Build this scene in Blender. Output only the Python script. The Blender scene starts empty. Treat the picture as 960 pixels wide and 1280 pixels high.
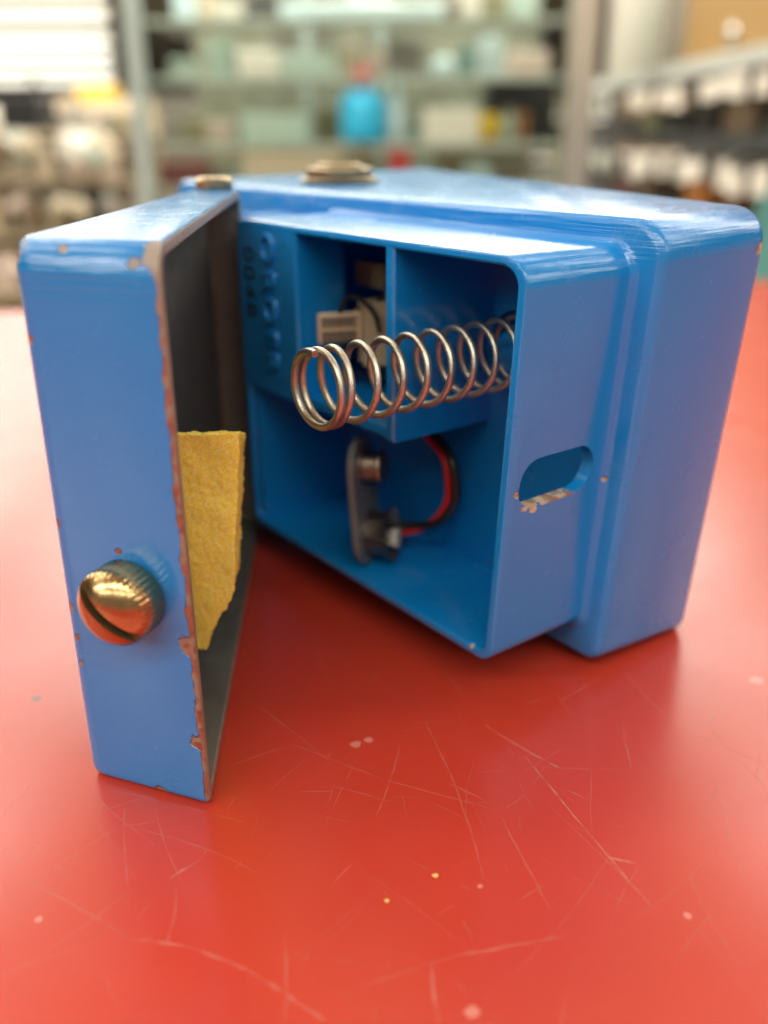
import bpy, bmesh, math, random
from math import sin, cos, pi, radians, sqrt, hypot
from mathutils import Vector, Matrix, noise
random.seed(7)
sc = bpy.context.scene
col = sc.collection

# ------------------------------------------------------------------ camera
PITCH, ROLL, CAM_Z = radians(22.62), radians(-0.275), 0.08182
FPX = 1152.9                                   # focal length in pixels of the 1280 px tall photograph
cd = bpy.data.cameras.new('camera')
cam = bpy.data.objects.new('camera', cd); col.objects.link(cam)
cam.matrix_world = Matrix.Translation((0, 0, CAM_Z)) @ Matrix.Rotation(pi/2-PITCH, 4, 'X') @ Matrix.Rotation(ROLL, 4, 'Z')
cd.sensor_fit = 'VERTICAL'; cd.sensor_height = 36.0; cd.sensor_width = 27.0
cd.lens = 36.0*FPX/1280
cd.clip_start = 0.005; cd.clip_end = 200
cd.dof.use_dof = True; cd.dof.focus_distance = 0.121; cd.dof.aperture_fstop = 10.5
sc.camera = cam

# ------------------------------------------------------------------ world, lamps, exposure
w = bpy.data.worlds.new('World'); sc.world = w; w.use_nodes = True
w.node_tree.nodes['Background'].inputs[0].default_value = (1.0, 0.93, 0.82, 1)
w.node_tree.nodes['Background'].inputs[1].default_value = 0.22
sc.view_settings.view_transform = 'Standard'; sc.view_settings.look = 'None'
sc.view_settings.exposure = 0.22; sc.view_settings.gamma = 1.0
sc.cycles.max_bounces = 10; sc.cycles.transparent_max_bounces = 16
sc.cycles.sample_clamp_indirect = 6.0
sc.cycles.use_denoising = True
sc.cycles.caustics_reflective = False; sc.cycles.caustics_refractive = False
CEIL = 2.15                                    # ceiling height above the counter top

def area_lamp(name, loc, sx, sy, power, color=(1, .96, .87), rot=(0, 0, 0)):
    ld = bpy.data.lights.new(name, 'AREA'); ld.shape = 'RECTANGLE'; ld.size = sx; ld.size_y = sy
    ld.energy = power; ld.color = color
    o = bpy.data.objects.new(name, ld); o.location = loc; o.rotation_euler = rot; col.objects.link(o)
    return o
# rows of fluorescent ceiling lamps of the shop (those above the picture)
for yy, L in ((-3.2, 6.5), (-1.6, 7.5), (0.2, 3.5), (1.5, 5), (2.5, 7), (3.5, 7.5), (4.5, 10), (5.5, 9), (6.6, 8), (7.8, 7.5), (9.2, 7), (11.0, 7), (13.0, 7)):
    side = 0 < yy < 3                            # the aisle above the counter itself has no lamps
    for xx in ((-2.7, 2.7) if side else (-4.2, 0.0, 4.2)):
        sx = 3.0 if side else 3.8
        area_lamp('ceiling_lamp', (xx, yy, CEIL-0.06), sx, 0.55, L*pi*sx*.55*(1.5 if yy < 0 and xx < -1 else .6 if yy < 0 and xx > 1 else 1))

area_lamp('case_front_fill', (-.1, .95, 1.7), 1.8, .2, 24, (1, .98, .9), (radians(52), 0, 0))  # unseen fill, added to brighten the front of the display case
# ------------------------------------------------------------------ helpers
def at(px, py, Y):
    """world point that the photograph shows at pixel (px, py), on the plane y = Y"""
    u, v = (px-480)/FPX, -(py-640)/FPX
    yc = cos(PITCH)+sin(PITCH)*v; zc = -sin(PITCH)+cos(PITCH)*v
    t = Y/yc
    return Vector((u*t, Y, CAM_Z+zc*t))

class G:
    def __init__(s): s.v = []; s.f = []; s.m = []
    def add(s, vs, fs, mi=0, M=None):
        o = len(s.v)
        for p in vs:
            p = Vector(p); s.v.append(tuple(M @ p) if M else tuple(p))
        for f in fs: s.f.append([i+o for i in f]); s.m.append(mi)
    def box(s, lo, hi, mi=0, M=None):
        x0, y0, z0 = lo; x1, y1, z1 = hi
        s.add([(x0,y0,z0),(x1,y0,z0),(x1,y1,z0),(x0,y1,z0),(x0,y0,z1),(x1,y0,z1),(x1,y1,z1),(x0,y1,z1)],
              [(3,2,1,0),(4,5,6,7),(0,1,5,4),(1,2,6,5),(2,3,7,6),(3,0,4,7)], mi, M)
    def loft(s, rings, mi=0, cap0=True, cap1=True, M=None, mis=None):
        n = len(rings[0]); vs = [p for r in rings for p in r]; o = len(s.v)
        s.add(vs, [], 0, M)
        for k in range(len(rings)-1):
            for i in range(n):
                j = (i+1) % n
                s.f.append([o+k*n+i, o+k*n+j, o+(k+1)*n+j, o+(k+1)*n+i]); s.m.append(mis[k] if mis else mi)
        if cap0: s.f.append([o+i for i in range(n)][::-1]); s.m.append(mis[0] if mis else mi)
        if cap1: s.f.append([o+(len(rings)-1)*n+i for i in range(n)]); s.m.append(mis[-1] if mis else mi)
    def lathe(s, prof, seg=32, mi=0, M=None, cap=True):
        """profile of (radius, z)"""
        rings = [[(r*cos(2*pi*i/seg), r*sin(2*pi*i/seg), z) for i in range(seg)] for r, z in prof]
        s.loft(rings, mi, cap, cap, M)
    def tube(s, pts, r, seg=10, mi=0, M=None):
        pts = [Vector(p) for p in pts]; rings = []
        up = Vector((0, 0, 1)); prev = None
        for i, p in enumerate(pts):
            t = (pts[min(i+1, len(pts)-1)]-pts[max(i-1, 0)]).normalized()
            if prev is None:
                a = t.cross(up)
                if a.length < .1: a = t.cross(Vector((1, 0, 0)))
            else: a = prev-t*prev.dot(t)
            a.normalize(); prev = a; b = t.cross(a)
            rr = r(i/(len(pts)-1)) if callable(r) else r
            rings.append([tuple(p+a*rr*cos(2*pi*k/seg)+b*rr*sin(2*pi*k/seg)) for k in range(seg)])
        s.loft(rings, mi, True, True, M)
    def build(s, name, mats, parent=None, angle=35, smooth=True):
        me = bpy.data.meshes.new(name); me.from_pydata(s.v, [], s.f); me.update()
        if not isinstance(mats, (list, tuple)): mats = [mats]
        for m in mats: me.materials.append(m)
        me.polygons.foreach_set('material_index', s.m)
        bm = bmesh.new(); bm.from_mesh(me); bmesh.ops.recalc_face_normals(bm, faces=bm.faces); bm.to_mesh(me); bm.free()
        if smooth:
            me.shade_smooth(); me.set_sharp_from_angle(angle=radians(angle))
        o = bpy.data.objects.new(name, me); col.objects.link(o)
        if parent: o.parent = parent
        return o

def tag(o, label=None, cat=None, group=None, kind=None):
    if label: o['label'] = label
    if cat: o['category'] = cat
    if group: o['group'] = group
    if kind: o['kind'] = kind
    return o
def empty(name, loc, rz=0, parent=None):
    o = bpy.data.objects.new(name, None); o.location = loc; o.rotation_euler = (0, 0, rz); col.objects.link(o)
    o.empty_display_size = .01
    if parent: o.parent = parent
    return o
def rrect(a0, a1, z0, z1, r, k=6):
    """rounded rectangle as (a, z) points; r = one radius or (low, high)"""
    rl, rh = r if isinstance(r, tuple) else (r, r)
    P = []
    for ca, cz, rr, s0 in ((a0, z0, rl, pi), (a1, z0, rl, 1.5*pi), (a1, z1, rh, 0), (a0, z1, rh, .5*pi)):
        cx = ca+rr if ca == a0 else ca-rr; cy = cz+rr if cz == z0 else cz-rr
        for i in range(k+1):
            t = s0+.5*pi*i/k; P.append((cx+rr*cos(t), cy+rr*sin(t)))
    return P

# ------------------------------------------------------------------ materials
def nt_new(name):
    m = bpy.data.materials.new(name); m.use_nodes = True
    nt = m.node_tree; b = nt.nodes['Principled BSDF']
    return m, nt, b
def N(nt, typ, **kw):
    n = nt.nodes.new(typ)
    for k, v in kw.items():
        if k in ('operation', 'blend_type', 'data_type', 'noise_dimensions', 'feature', 'interpolation_type', 'distance', 'use_clamp', 'normalize'): setattr(n, k, v)
    return n
def math_(nt, op, a, b=None, c=None, clamp=False):
    n = nt.nodes.new('ShaderNodeMath'); n.operation = op; n.use_clamp = clamp
    for i, x in enumerate((a, b, c)):
        if x is None: continue
        if isinstance(x, (int, float)): n.inputs[i].default_value = x
        else: nt.links.new(x, n.inputs[i])
    return n.outputs[0]
def mix_(nt, f, a, b):
    n = nt.nodes.new('ShaderNodeMix'); n.data_type = 'RGBA'
    for s, x in ((n.inputs[0], f), (n.inputs[6], a), (n.inputs[7], b)):
        if isinstance(x, (int, float)): s.default_value = x
        elif isinstance(x, tuple): s.default_value = (*x[:3], 1)
        else: nt.links.new(x, s)
    return n.outputs[2]
def ss(nt, x, lo, hi):
    n = nt.nodes.new('ShaderNodeMapRange'); n.interpolation_type = 'SMOOTHSTEP'
    nt.links.new(x, n.inputs[0]); n.inputs[1].default_value = lo; n.inputs[2].default_value = hi
    return n.outputs[0]
def objco(nt, scale=1000.0):
    t = nt.nodes.new('ShaderNodeTexCoord'); v = nt.nodes.new('ShaderNodeVectorMath'); v.operation = 'SCALE'
    nt.links.new(t.outputs['Object'], v.inputs[0]); v.inputs['Scale'].default_value = scale
    return v.outputs[0]
def noise_(nt, co, scale, detail=3, rough=.55, stretch=None):
    if stretch:
        mp = nt.nodes.new('ShaderNodeMapping'); nt.links.new(co, mp.inputs[0]); mp.inputs['Scale'].default_value = stretch; co = mp.outputs[0]
    n = nt.nodes.new('ShaderNodeTexNoise'); nt.links.new(co, n.inputs['Vector'])
    n.inputs['Scale'].default_value = scale; n.inputs['Detail'].default_value = detail; n.inputs['Roughness'].default_value = rough
    return n.outputs[0]
def bump_(nt, b, h, dist, strength=1.0):
    n = nt.nodes.new('ShaderNodeBump'); nt.links.new(h, n.inputs['Height'])
    n.inputs['Distance'].default_value = dist; n.inputs['Strength'].default_value = strength
    nt.links.new(n.outputs[0], b.inputs['Normal'])
def simple(name, c, rough=.5, metal=0, ior=1.5, var=.12, vscale=120, bump=0, bscale=600, emit=0):
    m, nt, b = nt_new(name)
    co = objco(nt, 1.0)
    n = noise_(nt, co, vscale, 3)
    lo = tuple(max(0, x*(1-var)) for x in c); hi = tuple(min(1, x*(1+var)) for x in c)
    nt.links.new(mix_(nt, n, lo, hi), b.inputs['Base Color'])
    b.inputs['Metallic'].default_value = metal; b.inputs['IOR'].default_value = ior
    r = math_(nt, 'MULTIPLY_ADD', n, .2*rough, .9*rough); nt.links.new(r, b.inputs['Roughness'])
    if bump: bump_(nt, b, noise_(nt, co, bscale, 4), bump)
    if emit:
        b.inputs['Emission Color'].default_value = (*c, 1); b.inputs['Emission Strength'].default_value = emit
    return m

BLUE = (.005, .25, .67); BLUE2 = (.004, .22, .60)
CHIP = (.30, .25, .20); PRIMER = (.30, .10, .055)
def paint_material(name, wear=None):
    """satin blue enamel over a casting; wear(nt, sx, sy, sz, nz) gives a 0..1 chip mask from coordinates in mm"""
    m, nt, b = nt_new(name)
    co = objco(nt)
    sep = nt.nodes.new('ShaderNodeSeparateXYZ'); nt.links.new(co, sep.inputs[0])
    x, y, z = sep.outputs
    big = noise_(nt, co, .09, 3); mid = noise_(nt, co, .9, 4); fine = noise_(nt, co, 5.0, 3)
    c = mix_(nt, big, BLUE2, BLUE)
    b.inputs['IOR'].default_value = 1.8
    dirt = noise_(nt, co, .16, 5, .65)
    rough = math_(nt, 'MULTIPLY_ADD', mid, .06, math_(nt, 'MULTIPLY_ADD', dirt, .16, .09))
    # runs in the enamel along the upper rounded edge, orange peel elsewhere
    run = noise_(nt, co, 1.0, 2, .5, stretch=(.08, .08, 2.3))
    runm = ss(nt, z, 62.0, 68.0)
    # small pimples in the casting
    vo = nt.nodes.new('ShaderNodeTexVoronoi'); nt.links.new(co, vo.inputs['Vector']); vo.inputs['Scale'].default_value = .14
    vo.inputs['Randomness'].default_value = 1.0
    pim = math_(nt, 'SUBTRACT', 1.0, ss(nt, vo.outputs['Distance'], .01, .05))
    h = math_(nt, 'ADD', math_(nt, 'MULTIPLY', math_(nt, 'MULTIPLY', run, runm), .4), math_(nt, 'MULTIPLY_ADD', mid, .10, math_(nt, 'MULTIPLY', fine, .012)))
    h = math_(nt, 'ADD', h, math_(nt, 'MULTIPLY', pim, 0.0 if wear is treadle_wear else .12))
    c = mix_(nt, math_(nt, 'MULTIPLY', ss(nt, dirt, .58, .75), .18), c, (.05, .16, .32))
    rough = math_(nt, 'MULTIPLY_ADD', ss(nt, dirt, .55, .7), .10, rough)
    if wear:
        k = wear(nt, x, y, z, co)
        tone = noise_(nt, co, .55, 3)
        up = ss(nt, z, 58, 69)
        chipc = mix_(nt, up, mix_(nt, ss(nt, tone, .42, .58), mix_(nt, ss(nt, noise_(nt, co, 1.4, 2), .45, .6), PRIMER, (.20, .055, .03)), (.28, .20, .14)), CHIP)
        if wear is housing_wear: chipc = mix_(nt, ss(nt, tone, .40, .56), (.30, .17, .08), (.58, .50, .34))
        c = mix_(nt, k, c, chipc)
        rough = math_(nt, 'MULTIPLY_ADD', k, .35, rough)
        h = math_(nt, 'SUBTRACT', h, math_(nt, 'MULTIPLY', k, .8))
    nt.links.new(c, b.inputs['Base Color']); nt.links.new(rough, b.inputs['Roughness'])
    bump_(nt, b, h, .00028)
    return m

def spot(nt, co, p, r, ns=None, jitter=.6):
    """ragged round mask at point p (mm)"""
    d = nt.nodes.new('ShaderNodeVectorMath'); d.operation = 'DISTANCE'; nt.links.new(co, d.inputs[0]); d.inputs[1].default_value = p
    x = math_(nt, 'MULTIPLY_ADD', ns, jitter*r*2, d.outputs['Value'])
    return math_(nt, 'SUBTRACT', 1.0, ss(nt, x, r*.75+jitter*r, r*1.05+jitter*r))
def treadle_wear(nt, x, y, z, co):
    n1 = noise_(nt, co, .24, 9, .72); n2 = noise_(nt, co, 1.1, 3)
    def edge(cx, cy, wid, amp):
        dx = math_(nt, 'SUBTRACT', x, cx); dy = math_(nt, 'SUBTRACT', y, cy)
        d = math_(nt, 'SQRT', math_(nt, 'ADD', math_(nt, 'MULTIPLY', dx, dx), math_(nt, 'MULTIPLY', dy, dy)))
        v = math_(nt, 'MULTIPLY_ADD', math_(nt, 'SUBTRACT', n1, .5), amp, d)
        return math_(nt, 'SUBTRACT', 1.0, ss(nt, v, wid-.05, wid+.05))
    k = edge(.5, 0.0, .75, -2.3)
    k = math_(nt, 'MAXIMUM', k, edge(7.7, 17.0, -.1, -3.0))
    # worn corners at the top of the front
    for p, r in (((7.6, 17.0, 70.0), 1.5), ((7.9, 16.5, 71.0), 1.5), ((.6, .6, 70.2), 2.0), ((2.2, .4, 71.1), 1.6), ((5.8, 11.2, 70.3), .8), ((1.5, 3.0, 69.2), .8), ((1.9, 3.9, 69.9), .5),
                 ((7.46, 16.66, 37.6), .6), ((7.45, 16.7, 60.0), .7), ((7.5, 16.8, 26.0), .9), ((7.3, 16.3, 21.8), .55), ((7.4, 16.1, 18.0), .5), ((3.9, 8.7, 35.3), .45), ((.4, .9, 24.2), 1.5), ((3.3, 6.9, .4), .9), ((.5, .7, 10.0), 1.3)):
        k = math_(nt, 'MAXIMUM', k, spot(nt, co, p, r, n2))
    return k
def housing_wear(nt, x, y, z, co):
    n2 = noise_(nt, co, 1.3, 3)
    k = spot(nt, co, (2.25, 37.6, 32.1), .8, n2)
    lip = math_(nt, 'ABSOLUTE', math_(nt, 'SUBTRACT', z, 32.55))
    lip = math_(nt, 'SUBTRACT', 1.0, ss(nt, math_(nt, 'MULTIPLY_ADD', math_(nt, 'SUBTRACT', noise_(nt, co, .7, 4, .65), .55), 1.7, lip), .10, .25))
    lip = math_(nt, 'MULTIPLY', lip, math_(nt, 'MULTIPLY', ss(nt, y, 29.0, 30.0), math_(nt, 'SUBTRACT', 1.0, ss(nt, y, 39.5, 40.5))))
    k = math_(nt, 'MAXIMUM', k, math_(nt, 'MULTIPLY', lip, math_(nt, 'SUBTRACT', 1.0, ss(nt, x, 4.6, 5.0))))
    for p, r in (((2.0, 41.2, 35.0), .6), ((2.4, 39.2, 32.5), .5), ((1.2, 23.9, 33.5), .7), ((-4.6, 1.0, 65.5), 1.0), ((8.0, 43.0, 9.0), .5), ((6.5, 36.0, 9.2), .8)):
        k = math_(nt, 'MAXIMUM', k, spot(nt, co, p, r, n2))
    return k
M_TREADLE = paint_material('blue_enamel_worn', treadle_wear)
M_HOUSING = paint_material('blue_enamel', housing_wear)
M_BLUE = paint_material('blue_enamel_plain')

def bare_metal(name, c, rough, metal, sc_=.35, bump=.00008):
    m, nt, b = nt_new(name); co = objco(nt)
    n = noise_(nt, co, sc_, 5, .65); s = noise_(nt, co, 2.5, 3, .6)
    nt.links.new(mix_(nt, n, tuple(x*.62 for x in c), tuple(min(1, x*1.3) for x in c)), b.inputs['Base Color'])
    b.inputs['Metallic'].default_value = metal
    nt.links.new(math_(nt, 'MULTIPLY_ADD', n, .25, rough-.1), b.inputs['Roughness'])
    if bump: bump_(nt, b, s, bump)
    return m
M_BARE = bare_metal('bare_casting', (.20, .20, .175), .45, .5)
def rim_material():
    m, nt, b = nt_new('worn_rim'); co = objco(nt)
    n = noise_(nt, co, .5, 4, .6); f = noise_(nt, co, 2.2, 4)
    c = mix_(nt, ss(nt, n, .3, .7), (.30, .22, .16), (.36, .31, .25))
    nt.links.new(c, b.inputs['Base Color']); b.inputs['Metallic'].default_value = .35; b.inputs['Roughness'].default_value = .42
    bump_(nt, b, f, .0001)
    return m
M_RIM = rim_material()
M_SPRING = bare_metal('spring_steel', (.60, .55, .46), .34, 1.0, .25)
M_GOLD = bare_metal('old_brass', (.56, .38, .18), .18, 1.0, .5, .000012)
M_SLOT_BRASS = bare_metal('dark_slot_brass', (.13, .085, .035), .5, .6, .9)  # darker brass for the faces inside the screw slot
M_NUT = bare_metal('nickel_brass', (.47, .37, .22), .28, 1.0, .5)
M_VINYL = simple('grey_vinyl', (.15, .152, .145), .4, vscale=300, bump=.00004, bscale=2500)
M_STUD = bare_metal('tin_plate', (.45, .36, .28), .3, 1.0, .9)
M_DARKMETAL = bare_metal('dark_tin', (.22, .2, .18), .35, .9, .9)
M_RED_WIRE = simple('red_insulation', (.62, .02, .012), .35)
M_BLACK_WIRE = simple('black_insulation', (.018, .018, .018), .3)
M_CREAM = simple('cream_plastic', (.56, .46, .27), .4, var=.08)
M_BLACK = simple('black_plastic', (.015, .015, .016), .4)
M_INK = simple('black_stamp_ink', (.006, .007, .010), .5)

def clear_plastic():
    m, nt, b = nt_new('clear_plastic')
    b.inputs['Base Color'].default_value = (.62, .54, .40, 1); b.inputs['Roughness'].default_value = .15
    out = nt.nodes['Material Output']; t = nt.nodes.new('ShaderNodeBsdfTransparent'); mx = nt.nodes.new('ShaderNodeMixShader')
    t.inputs[0].default_value = (.95, .9, .8, 1); mx.inputs[0].default_value = .16
    nt.links.new(t.outputs[0], mx.inputs[1]); nt.links.new(b.outputs[0], mx.inputs[2]); nt.links.new(mx.outputs[0], out.inputs[0])
    return m
M_CLEAR = clear_plastic()
M_LIT_EDGE = simple('lit_edge_plastic', (.66, .54, .36), .2, var=.08)  # bracket rails: pale colour stands in for the lit edges of clear plastic
def glass_pane():
    m, nt, b = nt_new('pane_glass'); nt.nodes.remove(b)
    out = nt.nodes['Material Output']; t = N(nt, 'ShaderNodeBsdfTransparent'); g = N(nt, 'ShaderNodeBsdfGlossy'); f = N(nt, 'ShaderNodeLayerWeight'); mx = N(nt, 'ShaderNodeMixShader')
    t.inputs[0].default_value = (.95, .97, .95, 1); g.inputs['Roughness'].default_value = .02; f.inputs[0].default_value = .5
    nt.links.new(math_(nt, 'MULTIPLY_ADD', math_(nt, 'POWER', f.outputs['Facing'], 5.0), .85, .03), mx.inputs[0]); nt.links.new(t.outputs[0], mx.inputs[1]); nt.links.new(g.outputs[0], mx.inputs[2]); nt.links.new(mx.outputs[0], out.inputs[0])
    return m
M_GLASS = glass_pane()

def foam_material():
    m, nt, b = nt_new('yellow_foam'); co = objco(nt)
    vo = nt.nodes.new('ShaderNodeTexVoronoi'); nt.links.new(co, vo.inputs['Vector']); vo.inputs['Scale'].default_value = 3.6
    n = noise_(nt, co, .25, 3); f = noise_(nt, co, 4.0, 3)
    c = mix_(nt, n, (1.0, .80, .08), (1.0, .90, .18))
    c = mix_(nt, ss(nt, vo.outputs['Distance'], .25, .7), c, (.96, .70, .05))
    c = mix_(nt, math_(nt, 'MULTIPLY', ss(nt, f, .45, .68), .8), c, (1.0, .95, .45))
    nt.links.new(c, b.inputs['Base Color']); b.inputs['Roughness'].default_value = .9; b.inputs['IOR'].default_value = 1.2
    b.inputs['Subsurface Weight'].default_value = .0; b.inputs['Subsurface Radius'].default_value = (1, .6, .2); b.inputs['Subsurface Scale'].default_value = .0012
    bump_(nt, b, math_(nt, 'ADD', vo.outputs['Distance'], math_(nt, 'MULTIPLY', f, .5)), .00003)
    return m
M_FOAM = foam_material()

# scratches of the counter: end points in mm, on the counter
SEG = [(14.7,114.3,25.1,103.2),(19.6,106.7,25.4,91.5),(25.4,91.5,30.2,79.2),(-13.4,109.7,-0.2,101.7),(-0.2,101.7,13.4,96.0),(5.8,115.4,11.6,83.6),(27.0,87.1,30.1,86.0),(-23.9,73.5,-24.5,82.5),(-25.7,83.8,-22.1,87.4),(-27.3,75.1,-21.5,74.2),(-21.5,74.2,-14.5,71.1),(-14.5,71.1,-5.8,64.9),(4.9,71.8,5.3,64.7),(-11.2,75.5,-10.0,64.8),(-2.7,68.9,7.5,72.8),(7.5,72.8,19.9,75.4),(44.0,97.3,42.1,82.1),(35.5,114.1,34.1,104.0),(-34.1,96.3,-30.1,82.6),(-23.3,103.5,-14.5,108.8),(-6.7,81.8,-4.1,86.2),(14.8,79.9,18.5,82.9),(-19.8,119.8,-9.3,107.8),(38.8,130.7,43.1,114.1),(47.6,115.0,51.4,98.9),(-1.2,94.6,2.1,109.6),(23.4,99.9,26.7,97.5),(8.5,100.8,13.0,97.5),(-42.7,83.9,-27.2,74.6),(14.4,96.0,18.7,78.7)]
SEGW = {10:.20, 9:.22, 11:.2, 6:.22, 0:.16, 1:.16, 2:.14, 8:.16, 15:.15, 12:.2}
def counter_material():
    m, nt, b = nt_new('red_laminate'); co = objco(nt)
    flat = nt.nodes.new('ShaderNodeVectorMath'); flat.operation = 'MULTIPLY'; nt.links.new(co, flat.inputs[0]); flat.inputs[1].default_value = (1, 1, 0)
    co = flat.outputs[0]
    n2 = noise_(nt, co, 1.2, 3)
    dent = None
    for p, r in (((-4.2, 109.6, 0), .85), ((8.6, 66.0, 0), .8), ((59.4, 125.7, 0), 1.2), ((11.0, 82.6, 0), .35), ((-2.4, 110.6, 0), .7), ((33.9, 78.1, 0), .5), ((-39, 78, 0), .5)):
        s = spot(nt, co, p, r, n2); dent = s if dent is None else math_(nt, 'MAXIMUM', dent, s)
    dk = spot(nt, co, (-54.3, 121.5, 0), .9, n2)
    cloud = noise_(nt, co, .035, 4, .6); fine = noise_(nt, co, 2.6, 3); smear = noise_(nt, co, .05, 2, .5)
    c = mix_(nt, cloud, (.48, .038, .020), (.55, .050, .027))
    c = mix_(nt, math_(nt, 'MULTIPLY', dent, .42), c, (.80, .42, .34))
    c = mix_(nt, math_(nt, 'MULTIPLY', dk, .8), c, (.12, .05, .04))
    nt.links.new(c, b.inputs['Base Color'])
    r = math_(nt, 'MULTIPLY_ADD', smear, .12, .17)
    nt.links.new(r, b.inputs['Roughness'])
    b.inputs['IOR'].default_value = 1.56
    h = math_(nt, 'MULTIPLY', fine, .03)
    bump_(nt, b, h, .00010)
    return m

# ------------------------------------------------------------------ setting: counter, floor, ceiling, far wall
g = G()
ring = lambda z, e: [(-1.6-e, -.5-e, z), (1.6+e, -.5-e, z), (1.6+e, .495+e+1.6*.2125, z), (-1.6-e, .495+e-1.6*.2125, z)]
g.loft([ring(-.04, -.003), ring(-.037, 0), ring(-.003, 0), ring(0, -.003)])
counter = tag(g.build('countertop', counter_material(), smooth=False), 'scratched glossy red laminate shop counter under the pedal', kind='structure')
def scratch_material(name, op):
    m, nt, b = nt_new(name); co = objco(nt)
    b.inputs['Base Color'].default_value = (.80, .30, .22, 1); b.inputs['Roughness'].default_value = .45
    out = nt.nodes['Material Output']; t = nt.nodes.new('ShaderNodeBsdfTransparent'); mx = nt.nodes.new('ShaderNodeMixShader')
    nt.links.new(math_(nt, 'MULTIPLY', ss(nt, noise_(nt, co, .5, 4, .6), .30, .62), op), mx.inputs[0])
    nt.links.new(t.outputs[0], mx.inputs[1]); nt.links.new(b.outputs[0], mx.inputs[2]); nt.links.new(mx.outputs[0], out.inputs[0])
    return m
rs = random.Random(21)
def ribbon(g, p, q, w_, mi, bow):
    p, q = Vector((*p, 0)), Vector((*q, 0)); d = q-p; n_ = Vector((-d.y, d.x, 0)).normalized(); L_ = d.length; K = max(6, int(L_*1.5)); vs = []
    ph = rs.uniform(0, 9)
    for i in range(K+1):
        t = i/K; c = p+d*t+n_*(bow*L_*4*t*(1-t)+.12*noise.noise(Vector((t*L_*.35, ph, 0))))
        hw = w_*.5*(.15+.85*sqrt(max(0, 4*t*(1-t))))*(1+.5*noise.noise(Vector((t*L_*1.3, ph, 5))))
        vs += [(c+n_*hw)*.001+Vector((0, 0, .00003)), (c-n_*hw)*.001+Vector((0, 0, .00003))]
    g.add(vs, [(2*i, 2*i+1, 2*i+3, 2*i+2) for i in range(K)], mi)
g = G()
for k, (x0, y0, x1, y1) in enumerate(SEG): ribbon(g, (x0, y0), (x1, y1), SEGW.get(k, .13)*1.9, 2 if k in SEGW else 1, 0 if k in (1, 2, 3, 4, 9, 10, 11, 14, 15) else rs.uniform(-.04, .04))
for _ in range(420):
    x, y = rs.uniform(-60, 75), rs.uniform(60, 160); a = rs.uniform(0, pi); l = rs.choice((1.5, 2, 3, 3, 5, 8, 14, 24))*rs.uniform(.6, 1.2)
    ribbon(g, (x-l/2*cos(a), y-l/2*sin(a)), (x+l/2*cos(a), y+l/2*sin(a)), rs.uniform(.06, .17), rs.choice((0, 0, 0, 1)), rs.uniform(-.06, .06))
tag(g.build('scratches', [scratch_material('faint_scratch', .27), scratch_material('scratch', .28), scratch_material('deep_scratch', .44)], counter, smooth=False), kind='stuff')
M_FLOOR = simple('floor_tiles', (.34, .30, .24), .45, vscale=3)
M_CEIL = simple('ceiling_board', (.62, .54, .38), .8, vscale=2)
M_WALL = simple('far_wall', (.60, .54, .42), .8, vscale=1)
g = G(); g.box((-30, -8, -.95), (30, 46, -.9)); tag(g.build('floor', M_FLOOR), 'beige shop floor behind the counter', kind='structure')
g = G(); g.box((-30, -8, CEIL), (30, 46, CEIL+.1)); tag(g.build('ceiling', M_CEIL), 'tan shop ceiling above the rows of lights', kind='structure')
g = G(); g.box((-30, 44, -.9), (30, 44.2, CEIL)); tag(g.build('wall', M_WALL), 'pale far wall of the shop', kind='structure')
exec_later = []

# ------------------------------------------------------------------ the pedal
MM = .001
TH = radians(127.27)
pedal = empty('effects_pedal', (.05236, .14135, 0), TH)
tag(pedal, 'blue metal effects pedal lying on its side on the red counter, lid open', 'effects pedal')
KB, B1, B2, DR = .389, 23.2, 43.14, -.071
def lean(a, z): return a+DR*z*max(0.0, 1-max(a, 0)/30)
def bp(a, b, z): return (lean(a, z)*MM, b*MM, z*MM)
SA, ZB, ZT, AE = 4.25, 7.58, 67.05, 74.0
FL = 22.6
def ring_b(a0, a1, z0, z1, r, bf):
    return [bp(a, bf(a) if callable(bf) else bf, z) for a, z in rrect(a0, a1, z0, z1, r, 7)]
g = G()
R = []
R.append(ring_b(1.2, 138.8, 1.2, 69.8, (2.0, 4), lambda a: -KB*a-.3))
R.append(ring_b(.3, 139.7, .3, 70.7, (2.5, 5), lambda a: -KB*a+.3))
R.append(ring_b(0, 140, 0, 71.0, (2.6, 5.2), lambda a: -KB*a+1.2))
R.append(ring_b(0, 140, 1.9, 70.6, (2.8, 5.4), B1-1.4))
R.append(ring_b(.12, 139.9, 2.1, 70.45, (2.8, 5.4), B1-.7))
R.append(ring_b(.45, 139.5, 2.45, 70.1, (2.7, 5.2), B1-.25))
R.append(ring_b(1.0, 139.0, 3.0, 69.6, (2.5, 5), B1))
o_ = 1.5
R.append(ring_b(SA-o_, AE+o_, ZB-o_, ZT+o_-.6, (3.6, 5.0), B1))
R.append(ring_b(SA-.75, AE+.75, ZB-.75, ZT+.45, (3.2, 4.5), B1+.25))
R.append(ring_b(SA-.25, AE+.25, ZB-.25, ZT+.15, (2.9, 4.2), B1+.75))
R.append(ring_b(SA, AE, ZB, ZT, (2.8, 4.0), B1+1.6))
R.append(ring_b(SA, AE, ZB, ZT, (2.8, 4.0), B2-.5))
R.append(ring_b(SA+.15, AE-.15, ZB+.15, ZT-.15, (2.7, 3.9), B2-.14))
R.append(ring_b(SA+.45, AE-.45, ZB+.45, ZT-.45, (2.5, 3.6), B2))
R.append(ring_b(SA+1.25, AE-1.25, ZB+1.25, ZT-1.0, (1.9, 3.0), B2))
R.append(ring_b(SA+1.55, AE-1.55, ZB+1.55, ZT-1.3, (1.7, 2.8), B2-.3))
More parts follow.
